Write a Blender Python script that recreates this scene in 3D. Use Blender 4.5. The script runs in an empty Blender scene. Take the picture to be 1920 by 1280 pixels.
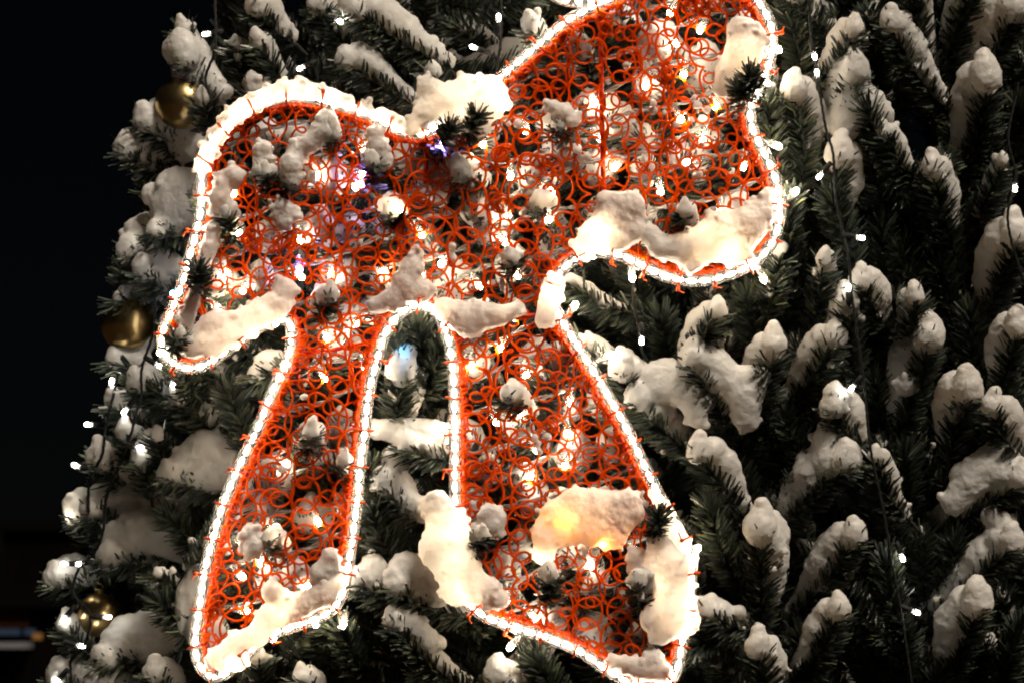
import bpy, math, random
import numpy as np
from mathutils import Matrix, Vector

sc = bpy.context.scene
# ---------------------------------------------------------------- camera, sky, street light, exposure
S = 0.0005                    # metres per photo pixel on the plane of the light bow
D0 = 2.0                      # camera to bow
CAMZ, PITCH = 1.5, math.radians(7.3)
CAM = np.array([0.0, -2.0, CAMZ])
RIGHT = np.array([1.0, 0, 0])
FWD = np.array([0, math.cos(PITCH), math.sin(PITCH)])
UP = np.array([0, -math.sin(PITCH), math.cos(PITCH)])

cam_d = bpy.data.cameras.new("camera")
cam = bpy.data.objects.new("camera", cam_d)
sc.collection.objects.link(cam)
cam.location = CAM
cam.rotation_euler = (math.pi / 2 + PITCH, 0, 0)
cam_d.sensor_width = 36
cam_d.lens = 36 * D0 / (1920 * S)
cam_d.clip_start, cam_d.clip_end = 0.05, 500
cam_d.dof.use_dof = True
cam_d.dof.focus_distance = D0 + 0.02
cam_d.dof.aperture_fstop = 10
sc.camera = cam

SUN_EL, SUN_AZ = math.radians(52), math.radians(33)      # street light: in front, above, to the right
w = bpy.data.worlds.new("World")
sc.world = w
w.use_nodes = True
nt = w.node_tree
nt.nodes.clear()
sky = nt.nodes.new("ShaderNodeTexSky")
sky.sky_type = 'NISHITA'
sky.sun_disc = False
sky.sun_elevation = SUN_EL
sky.sun_rotation = math.pi - SUN_AZ
bg = nt.nodes.new("ShaderNodeBackground")
bg.inputs[1].default_value = 0.00034
wo = nt.nodes.new("ShaderNodeOutputWorld")
nt.links.new(sky.outputs[0], bg.inputs[0])
nt.links.new(bg.outputs[0], wo.inputs[0])

sd = bpy.data.lights.new("street_light", 'SUN')
sd.energy = 3.9
sd.angle = math.radians(16)
sd.color = (1.0, 0.87, 0.70)
sun = bpy.data.objects.new("street_light", sd)
sc.collection.objects.link(sun)
sdir = Vector((math.sin(SUN_AZ) * math.cos(SUN_EL), -math.cos(SUN_AZ) * math.cos(SUN_EL), math.sin(SUN_EL)))
sun.rotation_euler = sdir.to_track_quat('Z', 'Y').to_euler()

vs = sc.view_settings
vs.view_transform, vs.look, vs.exposure, vs.gamma = 'Standard', 'None', 0.0, 1.0
vs.use_curve_mapping = False
cy = sc.cycles
cy.max_bounces, cy.diffuse_bounces, cy.glossy_bounces = 6, 4, 3
cy.transmission_bounces, cy.transparent_max_bounces = 4, 16
cy.caustics_reflective = cy.caustics_refractive = False
cy.sample_clamp_indirect = 4
cy.pixel_filter_type = 'BLACKMAN_HARRIS'
cy.filter_width = 2.0
cy.use_denoising = True

rng = np.random.default_rng(7)
LED = (1.0, 0.85, 0.63)
E_ROPE, E_BULB, E_STRING = 47.0, 165.0, 60.0

# ---------------------------------------------------------------- materials
def mat(name):
    m = bpy.data.materials.new(name)
    m.use_nodes = True
    t = m.node_tree
    t.nodes.clear()
    out = t.nodes.new("ShaderNodeOutputMaterial")
    return m, t, out

def N(t, kind, **kw):
    n = t.nodes.new(kind)
    for k, v in kw.items():
        if isinstance(k, str) and k.startswith("i_"):
            n.inputs[int(k[2:])].default_value = v
        else:
            setattr(n, k, v)
    return n

def pri(name, col, rough=0.5, metal=0.0, var=0.0, scale=60, bump=0.0, coat=0.0):
    m, t, out = mat(name)
    p = t.nodes.new("ShaderNodeBsdfPrincipled")
    p.inputs["Base Color"].default_value = (*col, 1)
    p.inputs["Roughness"].default_value = rough
    p.inputs["Metallic"].default_value = metal
    p.inputs["Specular IOR Level"].default_value = 0.0 if rough > 0.72 or "dark" in name else 0.4
    if var or bump:
        tc = t.nodes.new("ShaderNodeTexCoord")
        no = t.nodes.new("ShaderNodeTexNoise")
        no.inputs["Scale"].default_value = scale
        no.inputs["Detail"].default_value = 5
        t.links.new(tc.outputs["Object"], no.inputs["Vector"])
        if var:
            cr = t.nodes.new("ShaderNodeValToRGB")
            cr.color_ramp.elements[0].position, cr.color_ramp.elements[1].position = 0.3, 0.7
            cr.color_ramp.elements[0].color = (*[c * (1 - var) for c in col], 1)
            cr.color_ramp.elements[1].color = (*[min(1, c * (1 + var)) for c in col], 1)
            t.links.new(no.outputs[0], cr.inputs[0])
            t.links.new(cr.outputs[0], p.inputs["Base Color"])
        if bump:
            b = t.nodes.new("ShaderNodeBump")
            b.inputs["Distance"].default_value = bump
            t.links.new(no.outputs[0], b.inputs["Height"])
            t.links.new(b.outputs[0], p.inputs["Normal"])
    t.links.new(p.outputs[0], out.inputs[0])
    return m

def emit(name, col, s):
    m, t, out = mat(name)
    e = t.nodes.new("ShaderNodeEmission")
    e.inputs[0].default_value = (*col, 1)
    e.inputs[1].default_value = s
    t.links.new(e.outputs[0], out.inputs[0])
    return m

def needle_mat():
    m, t, out = mat("pvc needles")
    p = t.nodes.new("ShaderNodeBsdfPrincipled")
    g = t.nodes.new("ShaderNodeNewGeometry")
    cr = t.nodes.new("ShaderNodeValToRGB")
    e = cr.color_ramp.elements
    e[0].position, e[0].color = 0.0, (0.034, 0.043, 0.042, 1)
    e[1].position, e[1].color = 1.0, (0.112, 0.130, 0.070, 1)
    x = e.new(0.6); x.color = (0.062, 0.076, 0.064, 1)
    t.links.new(g.outputs["Random Per Island"], cr.inputs[0])
    t.links.new(cr.outputs[0], p.inputs["Base Color"])
    p.inputs["Roughness"].default_value = 0.33
    t.links.new(p.outputs[0], out.inputs[0])
    return m

def snow_mat():
    m, t, out = mat("snow")
    tc = t.nodes.new("ShaderNodeTexCoord")
    n1 = N(t, "ShaderNodeTexNoise"); n1.inputs["Scale"].default_value = 420; n1.inputs["Detail"].default_value = 4
    n2 = N(t, "ShaderNodeTexNoise"); n2.inputs["Scale"].default_value = 70; n2.inputs["Detail"].default_value = 5
    for n in (n1, n2):
        t.links.new(tc.outputs["Object"], n.inputs["Vector"])
    b1 = N(t, "ShaderNodeBump"); b1.inputs["Distance"].default_value = 0.0009; b1.inputs["Strength"].default_value = 0.8
    b2 = N(t, "ShaderNodeBump"); b2.inputs["Distance"].default_value = 0.0012; b2.inputs["Strength"].default_value = 0.3
    t.links.new(n1.outputs[0], b1.inputs["Height"])
    t.links.new(n2.outputs[0], b2.inputs["Height"])
    t.links.new(b1.outputs[0], b2.inputs["Normal"])
    d = N(t, "ShaderNodeBsdfDiffuse"); d.inputs[0].default_value = (0.86, 0.85, 0.84, 1)
    tr = N(t, "ShaderNodeBsdfTranslucent"); tr.inputs[0].default_value = (0.90, 0.80, 0.68, 1)
    gl = N(t, "ShaderNodeBsdfGlossy"); gl.inputs["Roughness"].default_value = 0.4; gl.inputs[0].default_value = (1, 1, 1, 1)
    mx = N(t, "ShaderNodeMixShader"); mx.inputs[0].default_value = 0.45
    m2 = N(t, "ShaderNodeMixShader"); m2.inputs[0].default_value = 0.03
    t.links.new(b2.outputs[0], d.inputs["Normal"])
    t.links.new(b2.outputs[0], gl.inputs["Normal"])
    t.links.new(d.outputs[0], mx.inputs[1]); t.links.new(tr.outputs[0], mx.inputs[2])
    t.links.new(mx.outputs[0], m2.inputs[1]); t.links.new(gl.outputs[0], m2.inputs[2])
    t.links.new(m2.outputs[0], out.inputs[0])
    return m

def clear_mat(name, transp, white, gloss_rough=0.12):
    """clear plastic: part see-through, part milky, with a shiny skin"""
    m, t, out = mat(name)
    tp = N(t, "ShaderNodeBsdfTransparent")
    df = N(t, "ShaderNodeBsdfDiffuse"); df.inputs[0].default_value = (*white, 1)
    tl = N(t, "ShaderNodeBsdfTranslucent"); tl.inputs[0].default_value = (*white, 1)
    gl = N(t, "ShaderNodeBsdfGlossy"); gl.inputs["Roughness"].default_value = gloss_rough
    fr = N(t, "ShaderNodeFresnel"); fr.inputs[0].default_value = 1.5
    a = N(t, "ShaderNodeMixShader"); a.inputs[0].default_value = 0.6
    b = N(t, "ShaderNodeMixShader"); b.inputs[0].default_value = 1 - transp
    c = N(t, "ShaderNodeMixShader")
    t.links.new(df.outputs[0], a.inputs[1]); t.links.new(tl.outputs[0], a.inputs[2])
    t.links.new(tp.outputs[0], b.inputs[1]); t.links.new(a.outputs[0], b.inputs[2])
    t.links.new(fr.outputs[0], c.inputs[0]); t.links.new(b.outputs[0], c.inputs[1]); t.links.new(gl.outputs[0], c.inputs[2])
    t.links.new(c.outputs[0], out.inputs[0])
    return m

def net_mat():
    m, t, out = mat("orange plastic thread")
    df = N(t, "ShaderNodeBsdfDiffuse"); df.inputs[0].default_value = (0.74, 0.075, 0.002, 1)
    tl = N(t, "ShaderNodeBsdfTranslucent"); tl.inputs[0].default_value = (1.0, 0.36, 0.012, 1)
    gl = N(t, "ShaderNodeBsdfGlossy"); gl.inputs["Roughness"].default_value = 0.2
    a = N(t, "ShaderNodeMixShader"); a.inputs[0].default_value = 0.55
    c = N(t, "ShaderNodeMixShader"); c.inputs[0].default_value = 0.012
    t.links.new(df.outputs[0], a.inputs[1]); t.links.new(tl.outputs[0], a.inputs[2])
    t.links.new(a.outputs[0], c.inputs[1]); t.links.new(gl.outputs[0], c.inputs[2])
    t.links.new(c.outputs[0], out.inputs[0])
    return m

M = dict(
    needle=needle_mat(), snow=snow_mat(), net=net_mat(),
    stem=pri("grey brown stem", (0.022, 0.019, 0.016), 0.7, var=0.4, scale=200),
    bark=pri("trunk bark", (0.045, 0.035, 0.026), 0.85, var=0.4, scale=40, bump=0.01),
    rope=clear_mat("clear rope tube", 0.95, (0.95, 0.95, 0.95)),
    clear=clear_mat("clear bulb plastic", 0.92, (0.95, 0.95, 0.95), 0.08),
    cable=clear_mat("frosted clear cable", 0.5, (0.9, 0.88, 0.84), 0.2),
    led=emit("rope led", LED, E_ROPE),
    bulb=emit("warm white led", (1.0, 0.80, 0.53), E_BULB),
    blue=emit("cold blue led", (0.10, 0.45, 1.0), E_BULB * 0.6),
    violet=emit("blue led with net tint", (0.42, 0.26, 1.0), E_BULB * 1.1),  # blue bulbs; violet of their light through red netting put into the colour
    amber=emit("added amber glow led", (1.0, 0.38, 0.08), E_BULB * 0.9),  # added LED, stands in for white light glowing through orange plastic
    sled=emit("string led", (1.0, 0.94, 0.80), E_STRING),
    black=pri("black rubber cable", (0.003, 0.003, 0.003), 0.7),
    frame=pri("orange painted rod", (0.62, 0.035, 0.006), 0.4, var=0.2, scale=80),
    tie=pri("orange cable tie", (0.85, 0.10, 0.010), 0.35),
    gold=pri("gold bauble lacquer", (0.58, 0.42, 0.19), 0.30, metal=1.0, var=0.12, scale=15),
    cap=pri("bauble cap", (0.5, 0.4, 0.2), 0.35, metal=1.0),
    ground=pri("trodden snowy street", (0.022, 0.015, 0.009), 0.8, var=0.5, scale=0.9, bump=0.02),
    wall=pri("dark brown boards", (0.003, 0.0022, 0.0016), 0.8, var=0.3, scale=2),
    red=pri("dark red panel", (0.05, 0.018, 0.008), 0.7, var=0.2, scale=3),
    pale=pri("snowy ledge", (0.16, 0.16, 0.18), 0.7, var=0.1, scale=5),
    dark=pri("dark metal", (0.003, 0.003, 0.003), 0.5),
    bluepane=emit("dim blue lit pane", (0.14, 0.20, 0.30), 0.15),
    lampglow=emit("amber lamp", (1.0, 0.45, 0.12), 0.2),
)

# ---------------------------------------------------------------- helpers
def P(a):
    """points (u, v, d): photo column, photo row, depth behind the bow plane, all in photo pixels -> metres"""
    a = np.asarray(a, float)
    k = (D0 + a[..., 2] * S) / D0
    return (CAM + (D0 + a[..., 2] * S)[..., None] * FWD
            + ((a[..., 0] - 960) * S * k)[..., None] * RIGHT + ((640 - a[..., 1]) * S * k)[..., None] * UP)

LOC = {}
def link(name, verts, faces, mats, parent=None, midx=None, smooth=True):
    """verts: world (n,3); faces: list of tuples or int array (m,k)"""
    verts = np.asarray(verts, float)
    c = (verts.min(0) + verts.max(0)) / 2
    me = bpy.data.meshes.new(name)
    if isinstance(faces, np.ndarray):
        k = faces.shape[1]
        me.vertices.add(len(verts)); me.vertices.foreach_set("co", (verts - c).astype(np.float32).ravel())
        me.loops.add(faces.size); me.loops.foreach_set("vertex_index", faces.astype(np.int32).ravel())
        me.polygons.add(len(faces))
        me.polygons.foreach_set("loop_start", (np.arange(len(faces)) * k).astype(np.int32))
        me.polygons.foreach_set("loop_total", np.full(len(faces), k, np.int32))
        me.update(calc_edges=True)
    else:
        me.from_pydata((verts - c).tolist(), [], faces)
    for m in (mats if isinstance(mats, (list, tuple)) else [mats]):
        me.materials.append(m)
    if midx is not None:
        me.polygons.foreach_set("material_index", np.asarray(midx, np.int32))
    me.polygons.foreach_set("use_smooth", np.full(len(me.polygons), smooth))
    o = bpy.data.objects.new(name, me)
    sc.collection.objects.link(o)
    o.location = c
    LOC[o.name] = Vector(c)
    if parent: attach(o, parent)
    return o

def attach(o, parent):
    o.parent = parent
    o.matrix_parent_inverse = Matrix.Translation(-LOC[parent.name])

def tag(o, label, cat, group=None, kind=None):
    o["label"] = label; o["category"] = cat
    if group: o["group"] = group
    if kind: o["kind"] = kind
    return o

def thing(name, loc, label, cat, group=None):
    o = bpy.data.objects.new(name, None)
    o.empty_display_size = 0.05
    sc.collection.objects.link(o)
    o.location = loc
    LOC[o.name] = Vector(loc)
    return tag(o, label, cat, group)

class Bag:
    """collects quads"""
    def __init__(s): s.v, s.f, s.m, s.n = [], [], [], 0
    def add(s, v, f, mi=0):
        s.v.append(np.asarray(v, float)); s.f.append(np.asarray(f, int) + s.n); s.m.append(np.full(len(f), mi)); s.n += len(v)
    def get(s): return np.concatenate(s.v), np.concatenate(s.f), np.concatenate(s.m)
    def build(s, name, mats, parent=None, px=True, smooth=True):
        v, f, m = s.get()
        return link(name, P(v) if px else v, f, mats, parent, m, smooth)

def frames(p, closed=False):
    d = (np.roll(p, -1, 0) - np.roll(p, 1, 0)) if closed else np.gradient(p, axis=0)
    d /= np.linalg.norm(d, axis=1)[:, None] + 1e-9
    ref = np.array([0.13, 0.21, 1.0]); ref /= np.linalg.norm(ref)
    a = np.cross(d, ref)
    bad = np.linalg.norm(a, axis=1) < 0.15
    a[bad] = np.cross(d[bad], [0.9, 0.3, 0.1])
    a /= np.linalg.norm(a, axis=1)[:, None]
    return d, a, np.cross(d, a)

def tube(p, r, k=5, closed=False, cap=True):
    p = np.asarray(p, float); n = len(p)
    r = np.broadcast_to(np.asarray(r, float), (n,))
    d, a, b = frames(p, closed)
    th = np.arange(k) * 2 * math.pi / k
    v = p[:, None] + r[:, None, None] * (np.cos(th)[None, :, None] * a[:, None] + np.sin(th)[None, :, None] * b[:, None])
    v = v.reshape(-1, 3)
    i = np.arange(n if closed else n - 1)[:, None] * k
    j = np.arange(k)[None]
    nx = (i + k) % (n * k)
    f = np.stack([i + j, i + (j + 1) % k, nx + (j + 1) % k, nx + j], -1).reshape(-1, 4)
    if cap and not closed:
        v = np.vstack([v, p[0], p[-1]])
        for base, c in ((0, n * k), ((n - 1) * k, n * k + 1)):
            f = np.vstack([f] + [[[base + q, base + (q + 1) % k, c, c]] for q in range(0)])
    return v, f

def smooth_path(pts, step=6, closed=False):
    p = np.asarray(pts, float)
    if p.shape[1] == 2: p = np.hstack([p, np.zeros((len(p), 1))])
    n = len(p); out = []
    for i in range(n if closed else n - 1):
        if closed: a, b, c, d = p[i - 1], p[i], p[(i + 1) % n], p[(i + 2) % n]
        else: a, b, c, d = p[max(i - 1, 0)], p[i], p[i + 1], p[min(i + 2, n - 1)]
        m = max(2, int(np.linalg.norm(c - b) / step))
        for t in np.arange(m) / m:
            out.append(0.5 * (2 * b + (c - a) * t + (2 * a - 5 * b + 4 * c - d) * t * t + (3 * b - a - 3 * c + d) * t ** 3))
    if not closed: out.append(p[-1])
    return np.array(out)

def resample(p, step, closed=False):
    q = np.vstack([p, p[:1]]) if closed else p
    s = np.r_[0, np.cumsum(np.linalg.norm(np.diff(q, axis=0), axis=1))]
    n = max(2, int(round(s[-1] / step)))
    t = np.arange(n) * s[-1] / n if closed else np.linspace(0, s[-1], n + 1)
    return np.stack([np.interp(t, s, q[:, k]) for k in range(3)], 1)

def lathe(p0, p1, prof, k=10):
    """prof: (along 0..1, radius px) revolved round p0->p1; ends closed by tiny radii"""
    p0, p1 = np.asarray(p0, float), np.asarray(p1, float)
    d = (p1 - p0); L = np.linalg.norm(d); d = d / L
    a = np.cross(d, [0.2, 0.3, 1.0]); a /= np.linalg.norm(a); b = np.cross(d, a)
    th = np.arange(k) * 2 * math.pi / k
    ring = np.cos(th)[:, None] * a + np.sin(th)[:, None] * b
    v = np.concatenate([p0 + d * L * t + ring * max(r, 0.05) for t, r in prof])
    n = len(prof)
    i = np.arange(n - 1)[:, None] * k; j = np.arange(k)[None]
    f = np.stack([i + j, i + (j + 1) % k, i + k + (j + 1) % k, i + k + j], -1).reshape(-1, 4)
    return v, f

def ball_prof(r0, n=6):
    return [((1 - math.cos(math.pi * q / n)) / 2, r0 * math.sin(math.pi * q / n)) for q in range(n + 1)]

def box(c, h):
    c, h = np.asarray(c, float), np.asarray(h, float)
    v = np.array([[x, y, z] for x in (-1, 1) for y in (-1, 1) for z in (-1, 1)]) * h + c
    return v, np.array([[0, 1, 3, 2], [4, 6, 7, 5], [0, 4, 5, 1], [2, 3, 7, 6], [0, 2, 6, 4], [1, 5, 7, 3]])

import bmesh
_bm = bmesh.new(); bmesh.ops.create_icosphere(_bm, subdivisions=2, radius=1.0)
ICO_V = np.array([v.co[:] for v in _bm.verts]); ICO_F = np.array([[v.index for v in f.verts] for f in _bm.faces]); _bm.free()

tex_big = bpy.data.textures.new("snow lumps", 'CLOUDS'); tex_big.noise_scale = 0.028; tex_big.noise_depth = 3
tex_mid = bpy.data.textures.new("snow bumps", 'CLOUDS'); tex_mid.noise_scale = 0.010; tex_mid.noise_depth = 2
tex_fine = bpy.data.textures.new("snow grain", 'CLOUDS'); tex_fine.noise_scale = 0.004; tex_fine.noise_depth = 2
SNOW_PENDING = []
def snow(name, blobs, parent=None, voxel=3.4, lump=0.004, fuse=False, crumbs=()):
    """blobs (u, v, d, r) melted together into one lump of snow"""
    b = np.asarray(blobs, float)
    if fuse:                        # fill the creases between neighbouring lumps
        add = []
        for i in range(len(b)):
            for j in range(i):
                dist = np.linalg.norm(b[i, :3] - b[j, :3])
                if min(b[i, 3], b[j, 3]) * 0.5 < dist < (b[i, 3] + b[j, 3]) * 1.05:
                    add += [b[i] * q + b[j] * (1 - q) for q in (.33, .67)]
        if add: b = np.vstack([b, np.array(add) * [1, 1, 1, .93]])
    if len(crumbs): b = np.vstack([b, np.array(crumbs)])
    V = (b[:, None, :3] + ICO_V[None] * b[:, None, 3:4] * np.array([1, 1, 0.78])).reshape(-1, 3)
    F = (ICO_F[None] + (np.arange(len(b)) * len(ICO_V))[:, None, None]).reshape(-1, 3)
    o = link(name, P(V), F, M["snow"], parent)
    r = o.modifiers.new("r", 'REMESH'); r.mode = 'VOXEL'; r.voxel_size = voxel * S; r.use_smooth_shade = True
    s = o.modifiers.new("s", 'SMOOTH'); s.factor = 0.5; s.iterations = 4
    d = o.modifiers.new("d", 'DISPLACE'); d.texture = tex_big; d.texture_coords = 'GLOBAL'; d.strength = lump; d.mid_level = 0.5
    q = o.modifiers.new("q", 'DISPLACE'); q.texture = tex_mid; q.texture_coords = 'GLOBAL'; q.strength = 0.0022; q.mid_level = 0.5
    e = o.modifiers.new("e", 'DISPLACE'); e.texture = tex_fine; e.texture_coords = 'GLOBAL'; e.strength = 0.0010; e.mid_level = 0.5
    SNOW_PENDING.append(o)
    return o

def bake_snow():
    bpy.context.view_layer.update()
    dg = bpy.context.evaluated_depsgraph_get()
    new = [bpy.data.meshes.new_from_object(o.evaluated_get(dg)) for o in SNOW_PENDING]
    for o, me in zip(SNOW_PENDING, new):
        o.modifiers.clear(); o.data = me
        me.polygons.foreach_set("use_smooth", np.ones(len(me.polygons), bool))

# ---------------------------------------------------------------- shape of the tree's surface
EDGE = np.array([(-300, 440), (0, 365), (100, 325), (200, 285), (270, 235), (400, 240), (550, 200), (700, 190), (850, 145), (1000, 135), (1100, 105), (1280, 90), (1700, 20)], float)
def edge(v): return np.interp(v, EDGE[:, 0], EDGE[:, 1])
def ds(u, v):
    """depth of the outermost needles behind the bow plane"""
    e = edge(v)
    l = np.clip((760 - u) / (760 - e), 0, 1.15)
    r = np.clip((u - 1300) / 900, 0, 2)
    return 34 + 330 * l ** 2.6 + 200 * r ** 2

def axis_curve(b, t, sag=0.06, n=14):
    b, t = np.asarray(b, float), np.asarray(t, float)
    q = np.linspace(0, 1, n)[:, None]
    p = b + (t - b) * q
    p = p + np.sin(q * math.pi) * np.array([0, 0.07 * np.linalg.norm(t - b), 0])
    L = np.linalg.norm(t - b)
    k = rng.normal(0, sag, 3) * L
    return p + np.sin(q * math.pi) * k

def needles(bag, ax, dens=2.5, L=46, W=4.7, t0=0.02, buried=None):
    s = np.r_[0, np.cumsum(np.linalg.norm(np.diff(ax, axis=0), axis=1))]
    n = int(s[-1] * dens) + 40
    t = np.sqrt(rng.uniform(t0 ** 2, 1, n)) if False else rng.uniform(t0, 1, n)
    t[: n // 14] = rng.uniform(0.93, 1.0, n // 14)
    d_, a_, b_ = frames(ax)
    pos = np.stack([np.interp(t * s[-1], s, ax[:, k]) for k in range(3)], 1)
    idx = np.clip((t * (len(ax) - 1)).round().astype(int), 0, len(ax) - 1)
    d, a, b = d_[idx], a_[idx], b_[idx]
    ph = rng.uniform(0, 2 * math.pi, n)
    rad = np.cos(ph)[:, None] * a + np.sin(ph)[:, None] * b
    th = np.where(t > 0.95, rng.uniform(0.1, 1.0, n), rng.normal(0.92, 0.09, n))
    l = L * rng.uniform(0.72, 1.12, n) * np.where(t < 0.12, 0.75, 1)
    dr = np.cos(th)[:, None] * d + np.sin(th)[:, None] * rad
    dr2 = dr + 0.14 * d + rng.normal(0, 0.05, (n, 3)); dr2 /= np.linalg.norm(dr2, axis=1)[:, None]
    wd = np.cross(dr, rng.normal(0, 1, (n, 3))); wd /= np.linalg.norm(wd, axis=1)[:, None]
    wd *= (W * rng.uniform(0.75, 1.2, n) / 2)[:, None]
    p0 = pos + rad * 1.5; p1 = p0 + dr * l[:, None] * 0.5; p2 = p1 + dr2 * l[:, None] * 0.5
    v = np.stack([p0 - wd, p0 + wd, p1 + wd, p1 - wd, p2 + wd * 0.55, p2 - wd * 0.55], 1).reshape(-1, 3)
    if buried is not None:          # needles under the snow are pressed down out of sight
        up = -(p2 - pos)[:, 1]
        keep = ~((t > buried) & ((t > 0.86) & (up > 6) | (up > 30)) & (rng.uniform(size=n) < 0.93))
        p0, p1, p2, wd, n = p0[keep], p1[keep], p2[keep], wd[keep], int(keep.sum())
        v = v.reshape(-1, 6, 3)[keep].reshape(-1, 3)
    k = np.arange(n)[:, None] * 6
    f = np.concatenate([k + [0, 1, 2, 3], k + [3, 2, 4, 5]], 0)
    bag.add(v, f, 0)

def stem(bag, ax, r=3.2, tail=24):
    e = ax[0] + (ax[0] - ax[2]) / np.linalg.norm(ax[0] - ax[2]) * tail + np.array([0, 10, 15])
    p = np.vstack([e, ax])
    v, f = tube(p, np.linspace(r * 1.2, r * 0.5, len(p)), 6)
    bag.add(v, f, 1)

def cap_blobs(ax, wid, side=0.0, t0=0.15, back=0.95, crumbs=14, peak=1.0):
    out = []
    wid *= 1.16
    if abs(side) < .35: side = .6 if side > 0 else -.5
    s = np.r_[0, np.cumsum(np.linalg.norm(np.diff(ax, axis=0), axis=1))]; L = s[-1]
    at = lambda t: np.array([np.interp(t * L, s, ax[:, k]) for k in range(3)])
    n = max(4, int(L * (1 - t0) / (wid * 0.33)))
    for t in np.linspace(t0, 1.0, n):
        c = at(t); d = at(min(1, t + 0.05)) - at(max(0, t - 0.05)); d /= np.linalg.norm(d) + 1e-9
        up = np.array([0, -1, 0.12]); up = up - d * (up @ d)
        k = up + np.array([side * 1.0, 0, back])
        k /= np.linalg.norm(k)
        g = np.interp(t, [0, .35, .78, 1], [.34, .62, 1.0, .9])
        r = wid * g * rng.uniform(0.92, 1.08)
        out.append([*(c + k * wid * 0.98 * g + rng.normal(0, wid * 0.035, 3)), r])
        out.append([*(c + (k * .8 + up * .8) * wid * 1.05 * g + rng.normal(0, wid * 0.06, 3)), r * .66])
    tip = ax[-1]; td = ax[-1] - ax[-3]; td /= np.linalg.norm(td); td = td * .5 + np.array([side * .3, -.8, .15])
    for q, rr in ((.2 * peak, .82), (.42 * peak, .72), (.64 * peak, .60), (.84 * peak, .47), (1.02 * peak, .34)):
        out.append([*(tip + td * wid * q + rng.normal(0, wid * .05, 3)), wid * rr])
    for _ in range(crumbs):
        t = rng.uniform(t0, 1); c = at(t) + rng.normal(0, 1, 3) * np.array([13, 12, 9]) + np.array([0, -8, 6])
        out.append([*c, rng.uniform(4.5, 9.5)])
    return out

# ---------------------------------------------------------------- the tree
tree_base = P(np.array([1300, 640, 1500.0])); tree_base[2] = 0
tree = thing("christmas_tree", tree_base, "snow-laden artificial Christmas tree with dark green needles behind the glowing bow", "christmas tree")
tz = np.linspace(0, 3.4, 18)
tp = np.stack([np.full(18, tree_base[0]), np.full(18, tree_base[1]), tz], 1)
v, f = tube(tp, np.linspace(0.07, 0.035, 18), 14)
link("trunk", v, f, M["bark"], tree)

def branch(tip, base, wid=28, side=0, t0=0.15, extra=(), dd=0, reach=0.6, dens=2.6, back=0.5, tipd=None, L=46, peak=1.0):
    """one spray: tip and base in photo pixels; its tip leans out of the tree"""
    ln = math.hypot(tip[0] - base[0], tip[1] - base[1])
    dt = ds(tip[0], tip[1]) + dd if tipd is None else tipd
    if tipd is None: base = (tip[0] + (base[0] - tip[0]) * 1.16, tip[1] + (base[1] - tip[1]) * 1.16)
    T = (tip[0], tip[1], dt); B = (base[0], base[1], dt + max(40, ln * reach))
    ax = axis_curve(B, T, 0.03)
    wid *= rng.uniform(.82, 1.14); t0 = min(.6, t0 + rng.uniform(0, .12))
    bag = Bag(); needles(bag, ax, dens, L, buried=t0 if wid else None); stem(bag, ax)
    o = bag.build("branch", [M["needle"], M["stem"]], tree)
    if wid:
        bl = cap_blobs(ax, wid, side, t0, back, 14, peak)
        if extra:
            ex = [[e[0], e[1], dt + 22, e[2]] for e in extra] + [[ax[-1][0], ax[-1][1] - wid * .3, dt + 10, wid * .9]]
            for i in range(len(ex)):
                for j in range(i):
                    p_, q_ = np.array(ex[i]), np.array(ex[j])
                    if np.linalg.norm(p_[:2] - q_[:2]) < (p_[3] + q_[3]) * 1.1: bl += [list(p_ * f_ + q_ * (1 - f_)) for f_ in (.25, .5, .75)]
        for e in extra:
            for _ in range(9):
                a_ = rng.uniform(0, 6.28); q_ = rng.uniform(.5, 1.1)
                bl.append([e[0] + math.cos(a_) * e[2] * q_, e[1] + math.sin(a_) * e[2] * q_, dt + 22 - rng.uniform(-.8, .8) * e[2] * math.sqrt(max(.05, 1 - q_ * q_)), rng.uniform(4.5, 9)])
            d = dt + 22 + (e[3] if len(e) > 3 else 0)
            bl.append([e[0], e[1], d, e[2]])
            bl.append([e[0] + rng.normal(0, e[2] * .5), e[1] + rng.normal(0, e[2] * .4), d + rng.uniform(0, 14), e[2] * 0.7])
        snow("snow_cap", bl, o)
    return o

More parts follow.
